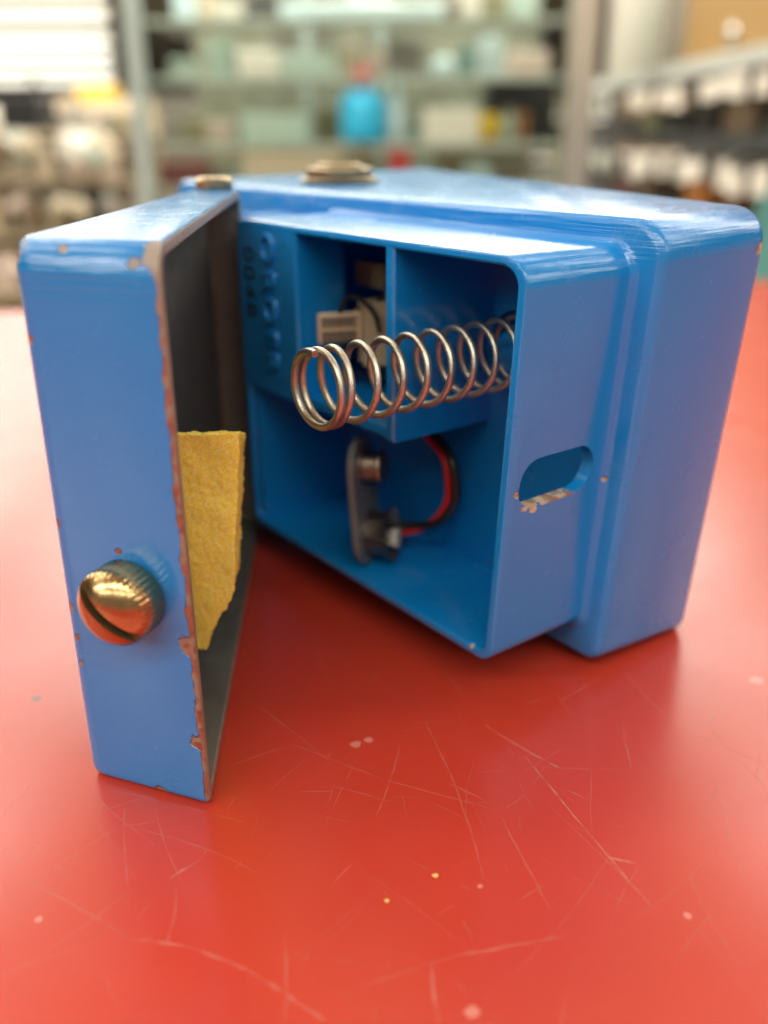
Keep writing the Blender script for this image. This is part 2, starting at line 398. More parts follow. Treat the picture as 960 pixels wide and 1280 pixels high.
R.append(ring_b(SA+1.7, AE-1.7, ZB+1.7, ZT-1.4, (1.6, 2.6), B2-1.2))
R.append(ring_b(SA+2.0, AE-2.0, ZB+1.9, ZT-1.6, (1.6, 2.4), FL))
g.loft(R)
housing = g.build('housing', M_HOUSING, pedal, angle=28)
# slot for the treadle screw and the pit behind the switch pocket, cut through the casting
def cut(obj, cutter):
    col.objects.link(cutter); cutter.parent = obj.parent
    md = obj.modifiers.new('cut', 'BOOLEAN'); md.operation = 'DIFFERENCE'; md.object = cutter; md.solver = 'EXACT'
    bpy.context.view_layer.update()
    me = bpy.data.meshes.new_from_object(obj.evaluated_get(bpy.context.evaluated_depsgraph_get()))
    obj.modifiers.clear(); old = obj.data; obj.data = me; bpy.data.meshes.remove(old)
    bpy.data.objects.remove(cutter)
    return obj
def solid(g):
    me = bpy.data.meshes.new('cutter'); me.from_pydata(g.v, [], g.f); me.update()
    bm = bmesh.new(); bm.from_mesh(me); bmesh.ops.recalc_face_normals(bm, faces=bm.faces); bm.to_mesh(me); bm.free()
    return bpy.data.objects.new('cutter', me)
c = G()
pts = []
cb, cz, hw, hh = 33.3, 36.2, 7.5, 3.55
for i in range(40):
    t = 2*pi*i/40
    sx = (hw-hh)*(1 if cos(t) > 0 else -1)
    bb = cb+sx+hh*cos(t); zz = cz+hh*sin(t)
    if cos(t) > 0 and sin(t) < 0: bb += .9*abs(cos(t)*sin(t)); zz -= .35*abs(cos(t)*sin(t))
    pts.append((bb, zz))
c.loft([[(-6*MM, b*MM, z*MM) for b, z in pts], [(8*MM, b*MM, z*MM) for b, z in pts]])
cut(housing, solid(c))
c = G(); c.box((31*MM, 10*MM, 37.6*MM), (71.5*MM, (FL+2)*MM, 65.2*MM)); cut(housing, solid(c))
housing.data.shade_smooth(); housing.data.set_sharp_from_angle(angle=radians(28))

# partition walls: divider between the pockets and the shelf under the switch pocket
g = G()
def slab(g, a0, a1, b0, b1, z0, z1, e=.35):
    r1 = [(a0, z0), (a1, z0), (a1, z1), (a0, z1)]
    r2 = [(a0+e, z0+e), (a1-e, z0+e), (a1-e, z1), (a0+e, z1)]
    g.loft([[bp(a, b0, z) for a, z in r1], [bp(a, b1-e, z) for a, z in r1], [bp(a, b1, z) for a, z in r2]])
slab(g, 27.6, 29.5, FL-.6, B2-.06, 36.3, ZT-1.0)
g.build('divider', M_BLUE, pedal, angle=30)
g = G(); slab(g, 29.45, 56.0, FL-.6, B2-.7, 36.3, 38.0); g.build('shelf', M_BLUE, pedal, angle=30)
# solid block by the hinge that carries the cast lettering
g = G(); slab(g, 54.0, 73.0, 33.2, B2-.04, 36.3, ZT-.9, .5)
slab(g, 70.5, 73.2, FL-.5, B2-1.0, ZB+1.0, 37.5, .5)
block = g.build('hinge_block', M_BLUE, pedal, angle=30)

def text_mesh(txt, size, extrude, name, mat, parent, place, bevel=0):
    cu = bpy.data.curves.new('lettering', 'FONT'); cu.body = txt; cu.size = size; cu.extrude = extrude; cu.bevel_depth = bevel
    cu.align_x = 'LEFT'; cu.space_character = 1.18
    ob = bpy.data.objects.new('tmp', cu); col.objects.link(ob)
    bpy.context.view_layer.update()
    me = bpy.data.meshes.new_from_object(ob.evaluated_get(bpy.context.evaluated_depsgraph_get()))
    bpy.data.objects.remove(ob)
    me.name = name
    for v in me.vertices: v.co = Vector(place(*v.co))
    me.materials.clear(); me.materials.append(mat)
    bm = bmesh.new(); bm.from_mesh(me); bmesh.ops.recalc_face_normals(bm, faces=bm.faces); bm.to_mesh(me); bm.free()
    o = bpy.data.objects.new(name, me); col.objects.link(o); o.parent = parent
    return o
# reads downwards: glyph x runs to -z, glyph y to -a, thickness to +b
def put(a_base, z_start, sx, sy):
    return lambda x, y, z: (((a_base-y*sy))*MM, (B2-.04)*MM+z*MM, (z_start-x*sx)*MM)
text_mesh('ORDER', 6.2, .5, 'lettering', M_BLUE, block, put(64.9, 65.4, 1.10, 1.0), .1)
text_mesh('0048', 5.2, .06, 'serial_number', M_INK, block, put(71.4, 62.4, 1.08, 1.0))

# rear end of the casting with the hinge ear
g = G()
g.loft([ring_b(95, 132, 8, 58.2, (3, 5), B1-.5), ring_b(95.5, 131.6, 8.5, 57.7, (3, 5), B1+1.0), ring_b(96, 131, 9, 57.2, (3, 5), B2), ring_b(97, 130, 10, 56.6, (3, 5), B2+1.2)])
g.build('rear_section', M_BLUE, pedal)
g = G(); slab(g, 75.0, 92.0, B1-.5, 33.0, 8.5, 66.0, .6); g.build('hinge_bridge', M_BLUE, pedal)
g = G(); c_ = Matrix.Translation(Vector(bp(79.5, 36.0, 58.5)))
g.lathe([(2.9*MM, 0), (3.2*MM, .3*MM), (3.2*MM, 7.2*MM), (2.9*MM, 7.5*MM)], 24, 0, c_)
g.build('hinge_knuckle', M_BLUE, pedal)
g = G(); g.lathe([(2.9*MM, -40*MM), (3.2*MM, -39.7*MM), (3.2*MM, -32.3*MM), (2.9*MM, -32*MM)], 24, 0, c_); g.build('hinge_knuckle', M_BLUE, pedal)
# bottom plate
g = G()
g.loft([[bp(a, -KB*a+d, z) for a, z in rrect(2, 138, 2, 69, 3.5)] for d in (-2.0, -.25)])
g.build('bottom_plate', M_BARE, pedal)

# jack with its hexagon nut on the upper side
jack = G(); JM = Matrix.Translation(Vector((94.5*MM, 5.6*MM, 70.95*MM))) @ Matrix.Rotation(radians(9), 4, 'Z')
jack.lathe([(8.4*MM, 0), (8.5*MM, .2*MM), (8.5*MM, .7*MM), (8.3*MM, .9*MM)], 40, 0, JM)
nut = jack.build('jack_washer', M_NUT, pedal)
g = G()
def hexr(r, z): return [(r*cos(pi/3*i), r*sin(pi/3*i), z) for i in range(6)]
g.loft([hexr(7.3*MM, .95*MM), hexr(7.45*MM, 1.1*MM), hexr(7.45*MM, 2.7*MM), hexr(6.8*MM, 3.0*MM)], M=JM)
g.build('jack_nut', M_NUT, pedal, angle=20)
g = G(); g.lathe([(4.9*MM, 2.9*MM), (4.9*MM, 3.5*MM), (4.5*MM, 3.8*MM), (3.3*MM, 3.8*MM), (3.2*MM, 2.95*MM)], 32, 0, JM); g.build('jack_bushing', M_NUT, pedal)

# compression spring standing out of the right pocket
sp = []; TA, TZ, TB0, TB1, RR = 20.3, 49.5, FL+.4, 62.2, 5.15
turns = 10.9
def spring_b(t):
    t_end = turns-1.7
    if t < .9: return TB0+t*.95
    if t > t_end: return TB1-(turns-t)*1.35
    s0 = TB0+.9*.95; s1 = TB1-1.7*1.35
    return s0+(s1-s0)*(t-.9)/(t_end-.9)
n = int(turns*56)
PH = radians(100)
for i in range(n+1):
    t = turns*i/n; a = PH-2*pi*(turns-t)
    sp.append((TA*MM+RR*MM*cos(a), spring_b(t)*MM, TZ*MM+RR*MM*sin(a)))
g = G(); g.tube(sp, .54*MM, 12); g.build('spring', M_SPRING, pedal, angle=60)

g = G(); SM_ = Matrix.Translation(Vector((TA*MM, (FL-.3)*MM, TZ*MM))) @ Matrix.Rotation(radians(-90), 4, 'X')
g.lathe([(7.0*MM, 0), (6.9*MM, 1.6*MM), (6.3*MM, 1.6*MM), (6.2*MM, .5*MM), (3.6*MM, .5*MM), (3.4*MM, 3.0*MM), (2.8*MM, 3.4*MM)], 40, 0, SM_); g.build('spring_seat', M_BLUE, pedal)
# battery snap in the lower bay
def bl(a, b, z): return Vector((a*MM, b*MM, z*MM))
snap_c = (bl(43.6, 38.2, 31.4)+bl(41.0, 38.4, 10.1))*.5
up = (bl(43.3, 38.2, 31.4)-bl(40.6, 38.4, 10.1)).normalized()
side = Vector((.56, -.83, 0)); side = (side-up*side.dot(up)).normalized()
nrm = up.cross(side).normalized()
if nrm.x > 0: nrm = -nrm
SM = Matrix.Translation(snap_c) @ Matrix((side, up, nrm)).transposed().to_4x4()
def stadium(w_, h_, z, k=12):
    P = []
    for i in range(2*k+2):
        t = pi*i/(2*k+1) if i <= 2*k else 0
    for i in range(k+1): t = pi*i/k; P.append((w_/2*cos(t), h_/2-w_/2+w_/2*sin(t), z))
    for i in range(k+1): t = pi+pi*i/k; P.append((w_/2*cos(t), -h_/2+w_/2+w_/2*sin(t), z))
    return P
g = G(); g.loft([stadium(11.4*MM, 22.6*MM, -.4*MM), stadium(12.0*MM, 23.2*MM, -.2*MM), stadium(12.0*MM, 23.2*MM, .45*MM), stadium(11.4*MM, 22.6*MM, .85*MM)], M=SM)
snap = g.build('battery_snap', M_VINYL, pedal)
SU = SM @ Matrix.Translation((0.5*MM, 6.1*MM, .85*MM)); SL = SM @ Matrix.Translation((.5*MM, -6.1*MM, .85*MM))
g = G(); g.lathe([(3.6*MM, -.1*MM), (3.6*MM, .3*MM), (2.8*MM, .5*MM), (2.7*MM, 2.6*MM), (3.0*MM, 3.0*MM), (2.9*MM, 3.4*MM), (2.1*MM, 3.6*MM)], 28, 0, SU); g.build('stud_terminal', M_STUD, snap)
g = G()
g.lathe([(4.2*MM, -.1*MM), (4.2*MM, .35*MM), (2.4*MM, .45*MM)], 28, 0, SL)
for k in range(6):                                   # split socket: six sprung leaves
    rings = []
    for rr, zz in ((3.6, .3), (3.6, 2.2), (4.0, 3.6), (4.6, 4.3)):
        a0, a1 = k*pi/3+.10, (k+1)*pi/3-.10
        rings.append([((rr+dr)*MM*cos(a), (rr+dr)*MM*sin(a), zz*MM) for a, dr in ((a0, 0), (a1, 0), (a1, .35), ((a0+a1)/2, .42), (a0, .35))])
    g.loft(rings, 0, True, True, SL)
g.build('socket_terminal', M_DARKMETAL, snap)

def bez(P, n=40):
    """smooth path through points (Catmull-Rom)"""
    P = [Vector(p) for p in P]; P = [P[0]*2-P[1]]+P+[P[-1]*2-P[-2]]; out = []
    for k in range(1, len(P)-2):
        for i in range(n):
            t = i/n; a, b_, c_, d = P[k-1:k+3]
            out.append(.5*((2*b_)+(c_-a)*t+(2*a-5*b_+4*c_-d)*t*t+(3*b_-a-3*c_+d)*t**3))
    out.append(P[-2]); return out
base = [bl(46.0, 25.0, 35.5), bl(40.5, 25.6, 31.0), bl(35.0, 26.2, 28.6), bl(33.3, 26.4, 25.0), bl(33.2, 26.6, 20.5), bl(35.8, 27.8, 16.0), bl(39.5, 30.2, 13.4), bl(42.6, 33.0, 13.4)]
g = G(); g.tube(bez(base, 14), .60*MM, 10); g.build('red_wire', M_RED_WIRE, snap)
base2 = [p+Vector(d)*MM for p, d in zip(base, ((-.3,-.6,.5), (-.5,-.6,.8), (-1.5,-.3,.5), (-1.8,-.2,0), (-1.75,-.2,0), (-1.2,-.3,.3), (-.4,-.5,1.3), (-.2,-.2,1.4)))]
g = G(); g.tube(bez(base2, 14), .78*MM, 10); g.build('black_wire', M_BLACK_WIRE, snap)

# switch parts in the left pocket
g = G()
A, B_ = Vector((53.2, 39.2, 0)), Vector((50.6, 33.2, 0)); dv = (B_-A).normalized(); nv = Vector((-dv.y, dv.x, 0))
BM = Matrix.Translation(bl(*A.to_tuple()[:2], 47.6)) @ Matrix((dv, nv, Vector((0, 0, 1)))).transposed().to_4x4()
for lo, hi in (((0, -1.2, 0), (7, -.9, 4.2)), ((0, .9, 0), (7, 1.2, 4.2)), ((0, -1.2, -.3), (7, 1.2, 0))):
    g.box([x*MM for x in lo], [x*MM for x in hi], 0, BM)
br = g.build('plastic_bracket', M_CLEAR, pedal)
def rail(p, q, r):
    g = G(); g.tube([BM @ (Vector(p)*MM), BM @ (Vector(q)*MM)], r*MM, 8); g.build('rail', M_LIT_EDGE, br)
for y_ in (-1.1, 1.1):
    rail((0, y_, 4.3), (7, y_, 4.3), .32); rail((0, y_, 1.9), (7, y_, 1.9), .26); rail((-.1, y_, -.3), (-.1, y_, 4.5), .36); rail((6.9, y_, -.6), (6.9, y_, 5.0), .42)
g = G()
CM = BM @ Matrix.Translation((9.6*MM, 0, 1.5*MM))
g.box((-2.2*MM, -2.4*MM, -6*MM), (2.0*MM, -1.2*MM, 5*MM), 0, CM); g.box((-2.2*MM, 1.2*MM, -6*MM), (2.0*MM, 2.4*MM, 5*MM), 0, CM); g.box((-1.0*MM, -1.2*MM, -6*MM), (1.8*MM, 1.2*MM, 2.5*MM), 0, CM)
g.build('switch_body', M_CREAM, pedal)
g = G(); g.lathe([(5.0*MM, 0), (5.2*MM, .3*MM), (5.2*MM, 1.6*MM), (4.8*MM, 2.0*MM), (2.2*MM, 2.0*MM), (2.0*MM, 1.0*MM)], 32, 0, Matrix.Translation(bl(47.0, 27.0, 50.5)) @ Matrix.Rotation(radians(-90), 4, 'X') @ Matrix.Rotation(radians(25), 4, 'Y'))
g.build('switch_wheel', M_CREAM, pedal)
g = G(); g.box(bl(52.0, 24.2, 55.2), bl(60.5, 26.0, 59.4)); g.box(bl(51.0, 19.0, 54.6), bl(61, 24.2, 56.0)); g.build('connector', M_CREAM, pedal)
g = G(); g.tube(bez([bl(53.6, 34.0, 46.0), bl(53.0, 35.0, 51.0), bl(51.2, 35.0, 54.6), bl(48.3, 34.2, 55.0), bl(45.6, 33.0, 52.8), bl(44.6, 32.5, 49.5)], 14), .42*MM, 8); g.build('wire_loop', M_BLACK_WIRE, pedal)
g = G(); g.tube(bez([bl(52.0, 28.0, 50.0), bl(50.0, 28.5, 54.0), bl(46.0, 28.5, 55.0), bl(40.0, 27.5, 56.0)], 12), .55*MM, 8); g.build('wire', M_BLACK_WIRE, pedal)
g = G(); g.lathe([(2.6*MM, 0), (2.6*MM, 5*MM), (1.8*MM, 5.6*MM)], 20, 0, Matrix.Translation(bl(50.0, 24.0, 42.0)) @ Matrix.Rotation(radians(-90), 4, 'X')); g.build('knob_or_glint', M_BLACK, pedal)

# ---- treadle: hinged lid, a wedge-shaped open tray
tr_local = Matrix.Rotation(-TH, 4, 'Z') @ Matrix.Translation(Vector((-.02279, .09627, 0))-Vector((.05236, .14135, 0))) @ Matrix.Rotation(radians(93.0), 4, 'Z')
LT, D0, D1, DL, HT = 93.8, 17.2, 8.7, 7.74, 71.2
def wback(l): return D0-(D0-D1)*max(0, l-DL)/(LT-DL)
def tring(inset, wa, wb, r, extra=0):
    """ring round the tray at wa..wb of its depth; wa = fraction of depth, wb = offset in mm"""
    P = []
    for l, z in rrect(inset, LT-inset, inset, HT-inset, (r*.32, r), 7):
        ll = l
        for _ in range(3):
            ww = wa*wback(ll)+wb
            f = max(0, 1-l/45.0)
            ll = l+DL*(ww/D0)*f
        P.append((ll*MM, ww*MM, z*MM))
    return P
g = G(); R = []; mi = []
R += [tring(2.0, 1, 0, 3), tring(1.2, 1, -.12, 3.3), tring(.5, 1, -.5, 3.6), tring(.12, 1, -1.1, 3.9), tring(0, 1, -1.9, 4.0), tring(0, .5, 0, 4.0), tring(0, 0, .8, 4.0), tring(.12, 0, .32, 3.9), tring(.38, 0, .07, 3.7), tring(.65, 0, 0, 3.5), tring(1.6, 0, 0, 2.6), tring(1.9, 0, .25, 2.4), tring(2.05, 0, 1.0, 2.2), tring(2.6, 1, -2.6, 1.8)]
mi = [0]*8+[1]*3+[2]*2+[2]
g.loft(R, mis=mi)
treadle = g.build('treadle', [M_TREADLE, M_RIM, M_BARE], pedal, angle=30)
treadle.data.polygons[-1].material_index = 2
treadle.matrix_local = tr_local
def tp(l, w_, z): return Vector((l*MM, w_*MM, z*MM))
# brass pivot screw on the upper side, at the hinge end
g = G(); g.lathe([(3.2*MM, 0), (3.5*MM, .25*MM), (3.5*MM, 1.7*MM), (3.1*MM, 2.2*MM), (1.6*MM, 2.35*MM), (1.5*MM, 1.2*MM)], 36, 0, Matrix.Translation(tp(88.6, 4.3, HT-.02)))
g.build('pivot_screw', M_NUT, treadle)
# thumb screw through the front wall
fn = Vector((-17.2, 7.74, 0)).normalized()          # outward normal of the slanting front
fs = Vector((7.74, 17.2, 0)).normalized()
TSM = Matrix.Translation(tp(3.35, 7.45, 29.9)) @ Matrix((fs, Vector((0, 0, 1)), fn)).transposed().to_4x4()
# local z must leave the front wall: flip handedness if needed
if TSM.to_3x3().determinant() < 0:
    TSM = Matrix.Translation(tp(3.35, 7.45, 29.9)) @ Matrix((-fs, Vector((0, 0, 1)), fn)).transposed().to_4x4()
g = G(); seg = 240; prof = [(4.4, -.05, 0), (4.6, .3, .5), (4.8, .6, 1), (4.85, 4.0, 1), (4.7, 4.4, .5), (4.4, 4.8, 0), (3.6, 5.5, 0), (2.4, 6.1, 0), (1.2, 6.4, 0), (.12, 6.5, 0)]
g.loft([[((r+.065*kn*cos(2*pi*i/seg*40))*MM*cos(2*pi*i/seg), (r+.065*kn*cos(2*pi*i/seg*40))*MM*sin(2*pi*i/seg), z*MM) for i in range(seg)] for r, z, kn in prof], M=TSM)
screw = g.build('thumb_screw', [M_GOLD, M_SLOT_BRASS], treadle, angle=40)
ang = radians(-40)
c = G(); c.box((-8*MM, -.7*MM, 4.4*MM), (8*MM, .7*MM, 9*MM), 0, TSM @ Matrix.Rotation(ang, 4, 'Z'))
cut(screw, solid(c))
TSI = (TSM @ Matrix.Rotation(ang, 4, 'Z')).inverted()
for p in screw.data.polygons:
    q = TSI @ p.center
    if abs(q.y) < .71*MM and q.z > 4.35*MM: p.material_index = 1
screw.data.shade_smooth(); screw.data.set_sharp_from_angle(angle=radians(40))
# foam pad
def w_right(z):
    K = [(8.5, 3.3), (12, 1.7), (19, -1.9), (30, -3.0), (43.2, -4.1)]
    for (z0, w0), (z1, w1) in zip(K, K[1:]):
        if z <= z1: return w0+(w1-w0)*(z-z0)/(z1-z0)
    return K[-1][1]
bm = bmesh.new(); nu, nv, nl = 44, 96, 22; vid = {}
def fv(i, j, k):
    key = (i, j, k)
    if key not in vid:
        z = 8.5+34.6*j/nv; wr = w_right(z); wl = 12.0
        l = 25.0+9.0*k/nl+ (0.5*sin(z*.2))
        ww = wr+(wl-wr)*i/nu
        z2 = z - (2.6*k/nl if j == nv else 0)
        z2 = z-3.0*(k/nl)*max(0, (j/nv-.85)/.15)
        p = Vector((l, ww, z2))
        d = noise.noise_vector(p*.25)*.3+noise.noise_vector(p*1.6)*.05+noise.noise_vector(p*4.5)*.07+Vector((random.gauss(0,.05), random.gauss(0,.05), random.gauss(0,.05)))
        if i == 0 or j in (0, nv): d += Vector((random.gauss(0, .03), random.gauss(0, .08), random.gauss(0, .08)))
        vid[key] = bm.verts.new((p+d)*MM)
    return vid[key]
for i in range(nu):
    for j in range(nv):
        for k in (0, nl): bm.faces.new([fv(i, j, k), fv(i+1, j, k), fv(i+1, j+1, k), fv(i, j+1, k)])
for i in range(nu):
    for k in range(nl):
        for j in (0, nv): bm.faces.new([fv(i, j, k), fv(i+1, j, k), fv(i+1, j, k+1), fv(i, j, k+1)])
for j in range(nv):
    for k in range(nl):
        for i in (0, nu): bm.faces.new([fv(i, j, k), fv(i, j+1, k), fv(i, j+1, k+1), fv(i, j, k+1)])
bmesh.ops.recalc_face_normals(bm, faces=bm.faces)
me = bpy.data.meshes.new('foam_pad'); bm.to_mesh(me); bm.free(); me.shade_smooth(); me.materials.append(M_FOAM)
fo = bpy.data.objects.new('foam_pad', me); col.objects.link(fo); fo.parent = treadle

# crumbs of foam on the counter
M_CRUMB = simple('crumb', (.80, .52, .16), .8)
def crumb(name, loc, s, label):
    bm = bmesh.new(); bmesh.ops.create_icosphere(bm, subdivisions=2, radius=s)
    for v in bm.verts: v.co = Vector((v.co.x*1.4, v.co.y, v.co.z*.6))*(1+.35*noise.noise(v.co*3000+Vector(loc)*1000))
    me = bpy.data.meshes.new(name); bm.to_mesh(me); bm.free(); me.materials.append(M_CRUMB)
    o = bpy.data.objects.new(name, me); o.location = loc; col.objects.link(o)
    tag(o, label, 'crumb')
crumb('foam_crumb', (.00585, .0841, .0002), .0003, 'larger yellow foam crumb on the red counter, farther from the camera')
crumb('foam_crumb', (.0001, .0803, .0002), .00024, 'tiny yellow foam crumb on the red counter, the nearer one')

# ------------------------------------------------------------------ the shop behind (out of focus)
def lit_row(y, x0, x1, h_, label):
    r = empty('ceiling_light', ((x0+x1)/2, y, 1.75))
    tag(r, label, 'ceiling light', 'rows of fluorescent ceiling lights')
    hw = (x1-x0)/2
    h = G(); h.box((-hw, -.14, .0005), (hw, .14, .05)); h.build('light_housing', M_WHITE, r, smooth=False)
    t = G(); t.loft([[(-hw+e, -.12+f, z), (hw-e, -.12+f, z), (hw-e, .12-f, z), (-hw+e, .12-f, z)] for e, f, z in ((.02, .04, -h_), (0, 0, -h_+.05), (0, 0, 0))]); t.build('diffuser', M_LIT, r, smooth=False)
    for sx in (-.7, 0, .7):
        c = G(); c.tube([(sx*hw, 0, .05), (sx*hw, 0, CEIL-1.751)], .01, 6); c.build('hanger', M_WHITE, r)
M_CHROME = simple('chrome', (.75, .75, .72), .12, metal=1.0)
M_GALV = simple('grey_white_enamel', (.52, .52, .48), .5, vscale=40, var=.25)
M_WHITE = simple('white_enamel', (.72, .70, .64), .5, vscale=4)
M_LIT = simple('lit_diffuser', (1.0, .96, .80), .5, var=0, emit=1.6)
for p0, p1, l in ((-18, -4, 'highest in view'), (10, 26, 'second from the top'), (38, 55, 'third from the top'), (60, 75, 'fourth from the top'), (79, 90, 'fifth, far down the hall'), (94, 105, 'lowest and farthest')):
    y = 1.67*1422/(160-p0); lit_row(y, -.264*y-14, -.264*y, y*(p1-p0)*.8/1422, 'long glowing ceiling light row at upper left, '+l)

M_ALU = simple('aluminium', (.62, .60, .54), .35, metal=.6, vscale=20)
M_PALE = simple('pale_tint_metal', (.40, .46, .43), .4, vscale=20)
M_CASEBACK = simple('case_back', (.24, .23, .17), .6, vscale=14, var=.8)
M_GLASSEDGE = simple('glass_shelf_edge', (.50, .56, .50), .25, vscale=10)
def boxthing(name, lo, hi, mat, label, cat, group=None, rz=0, parts=True):
    """a carton-like thing: body with a lid flap seam and a paper label"""
    cx, cy = (lo[0]+hi[0])/2, (lo[1]+hi[1])/2
    r = empty(name, (cx, cy, lo[2]), rz); tag(r, label, cat, group)
    hx, hy, hz = (hi[0]-lo[0])/2, (hi[1]-lo[1])/2, hi[2]-lo[2]
    e = min(hx, hy, hz)*.08
    g = G(); R = [(e, 0), (0, e), (0, hz-e), (e, hz)]
    g.loft([[(-hx+d, -hy+d, z), (hx-d, -hy+d, z), (hx-d, hy-d, z), (-hx+d, hy-d, z)] for d, z in R]); g.build('body', mat, r)
    return r
# --- display case
Yc = 2.2; CX0, CX1 = at(172, 150, Yc).x, at(741, 150, Yc).x
case = empty('display_case', ((CX0+CX1)/2, Yc, -.9)); tag(case, 'tall glass display case with aluminium posts behind the pedal', 'display case')
def cpart(name, lo, hi, mat):
    g = G(); o = Vector((-(CX0+CX1)/2, -Yc, .9)); g.box(Vector(lo)+o, Vector(hi)+o); return g.build(name, mat, case, smooth=False)
cpart('base_cabinet', (CX0+.001, Yc+.001, -.9), (CX1-.001, Yc+.5, -.04), M_CASEBACK)
cpart('back_panel', (CX0+.05, Yc+.49, -.04), (CX1-.05, Yc+.5, 1.1), M_CASEBACK)
cpart('post', (CX0-.004, Yc-.01, -.9), (CX0+.025, Yc+.03, 1.1), M_PALE)
cpart('post', (CX1-.055, Yc-.01, -.9), (CX1, Yc+.03, 1.1), M_ALU)
cpart('glass_front', (CX0+.026, Yc+.004, -.035), (CX1-.056, Yc+.01, 1.1), M_GLASS)
cpart('glass_side', (CX1-.012, Yc+.035, -.035), (CX1-.006, Yc+.49, 1.1), M_GLASS)
SH = []
for py in (178, 95, 22):
    z = at(400, py, Yc+.05).z
    SH.append(z)
    cpart('glass_shelf', (CX0+.03, Yc+.052, z-.006), (CX1-.06, Yc+.48, z), M_GLASS); cpart('shelf_edge', (CX0+.03, Yc+.040, z-.012), (CX1-.06, Yc+.0515, z), M_GLASSEDGE)
for px in (372, 478):
    x = at(px, 100, Yc+.06).x; cpart('shelf_upright', (x-.012, Yc+.425, -.03), (x+.012, Yc+.445, 1.05), M_PALE)
def on(px0, px1, py0, py1, Y, dep, mat, name, label, cat, group=None):
    a = at(px0, py1, Y); b = at(px1, py0, Y)
    return boxthing(name, (a.x, Y, a.z), (b.x, Y+dep, b.z), mat, label, cat, group)
S = simple
area_lamp('case_inner_fill', ((CX0+CX1)/2, Yc+.10, .95), CX1-CX0-.2, .08, 15, (1, 1, .92), (radians(12), 0, 0))  # unseen fill inside the case, added to brighten the goods
M_CY = S('cyan_plastic', (.02, .50, .85), .3); M_RD = S('red_plastic', (.55, .04, .04), .4); M_CARD = S('white_card', (.80, .76, .66), .6)
M_DK = S('dark_goods', (.035, .036, .04), .45); M_BR = S('brown_goods', (.16, .10, .055), .5); M_TEAL = S('teal_goods', (.10, .30, .29), .4)
M_PINK = S('pinkish_card', (.72, .58, .50), .6); M_MINT = S('mint_goods', (.46, .58, .50), .4); M_BEI = S('beige_goods', (.58, .48, .34), .6)
M_OLV = S('olive_goods', (.22, .20, .10), .5); M_MAR = S('maroon_goods', (.16, .04, .03), .5); M_ICE = S('ice_plastic', (.66, .82, .86), .25); M_YEL = S('yellow_card', (.85, .55, .04), .5)
M_ORG = S('orange_wood', (.45, .17, .04), .45); M_TAN = S('tan_wood', (.42, .24, .08), .4); M_GRY = S('grey_goods', (.30, .28, .24), .6); M_BLK = S('black_goods', (.012, .012, .013), .4)
s0, s1, s2 = SH
def shelf_item(px0, px1, py0, zshelf, Y, dep, mat, name, label, cat, lift=0):
    a = at(px0, 100, Y); b = at(px1, py0, Y)
    return boxthing(name, (a.x, Y, zshelf+lift+.0005), (b.x, Y+dep, max(b.z, zshelf+.02)), mat, label, cat)
zc0 = -.04
I = shelf_item
ORD = ['first', 'second', 'third', 'fourth', 'fifth', 'sixth', 'seventh', 'eighth', 'ninth', 'tenth', 'eleventh', 'twelfth', 'thirteenth', 'fourteenth', 'fifteenth', 'sixteenth', 'seventeenth', 'eighteenth', 'nineteenth', 'twentieth', 'twenty-first', 'twenty-second', 'twenty-third', 'twenty-fourth', 'twenty-fifth', 'twenty-sixth', 'twenty-seventh', 'twenty-eighth', 'twenty-ninth', 'thirtieth', 'thirty-first', 'thirty-second']
rg = random.Random(11)
PAL = [(M_MINT, 'mint'), (M_CARD, 'white'), (M_ICE, 'pale blue'), (M_DK, 'dark'), (M_BR, 'brown'), (M_TEAL, 'teal'), (M_OLV, 'olive'), (M_PINK, 'pinkish'), (M_GRY, 'grey'), (M_BLK, 'black'), (M_BEI, 'beige'), (M_MAR, 'maroon'), (M_ORG, 'orange brown'), (M_YEL, 'yellow'), (M_CHROME, 'shiny metal')]
PAL_SHINE = 3  # weight of the shiny metal goods, added for their glints
def turned(name, x, y, z, r, h, mat, label):
    e = empty(name, (x, y, z)); tag(e, label, 'jar', 'goods in the display case')
    g = G(); g.lathe([(r*.85, 0), (r, h*.08), (r, h*.62), (r*.55, h*.78)], 20); g.build('body', mat, e)
    g = G(); g.lathe([(r*.6, h*.781), (r*.62, h*.8), (r*.62, h*.97), (r*.5, h)], 16); g.build('lid', M_GRY, e)
def fill_shelf(z, ztop, wt, where):
    x = CX0+.06; k = 0
    while x < CX1-.12:
        wd = rg.uniform(.022, .075); h = min(rg.uniform(.35, .95)*(ztop-z-.015), wd*3.2)
        m_, cn = rg.choices(PAL, wt+[PAL_SHINE])[0]; y = Yc+rg.uniform(.12, .26)
        if wd < .04 and rg.random() < .5: turned('jar', x+wd/2, y, z+.0005, wd/2, h, m_, '%s lidded jar on %s, %s item from the left' % (cn, where, ORD[k]))
        else: boxthing('gadget_box', (x, y, z+.0005), (x+wd, y+wd*.8, z+h), m_, '%s box on %s, %s item from the left' % (cn, where, ORD[k]), 'box', 'goods in the display case')
        x += wd+rg.uniform(.002, .022); k += 1
fill_shelf(zc0, s0-.006, [1, 2, 1, 5, 6, 1, 3, 3, 3, 4, 4, 4, 4, 0], 'the case floor')
fill_shelf(s0, s1-.006, [4, 3, 3, 6, 4, 4, 4, 2, 3, 5, 1, 1, 1, 1], 'the lower glass shelf')
fill_shelf(s1, s2-.006, [4, 5, 4, 5, 4, 2, 4, 3, 3, 4, 2, 1, 1, 1], 'the middle glass shelf')
fill_shelf(s2, s2+.10, [5, 3, 6, 3, 3, 2, 6, 2, 3, 3, 2, 0, 0, 0], 'the upper glass shelf')
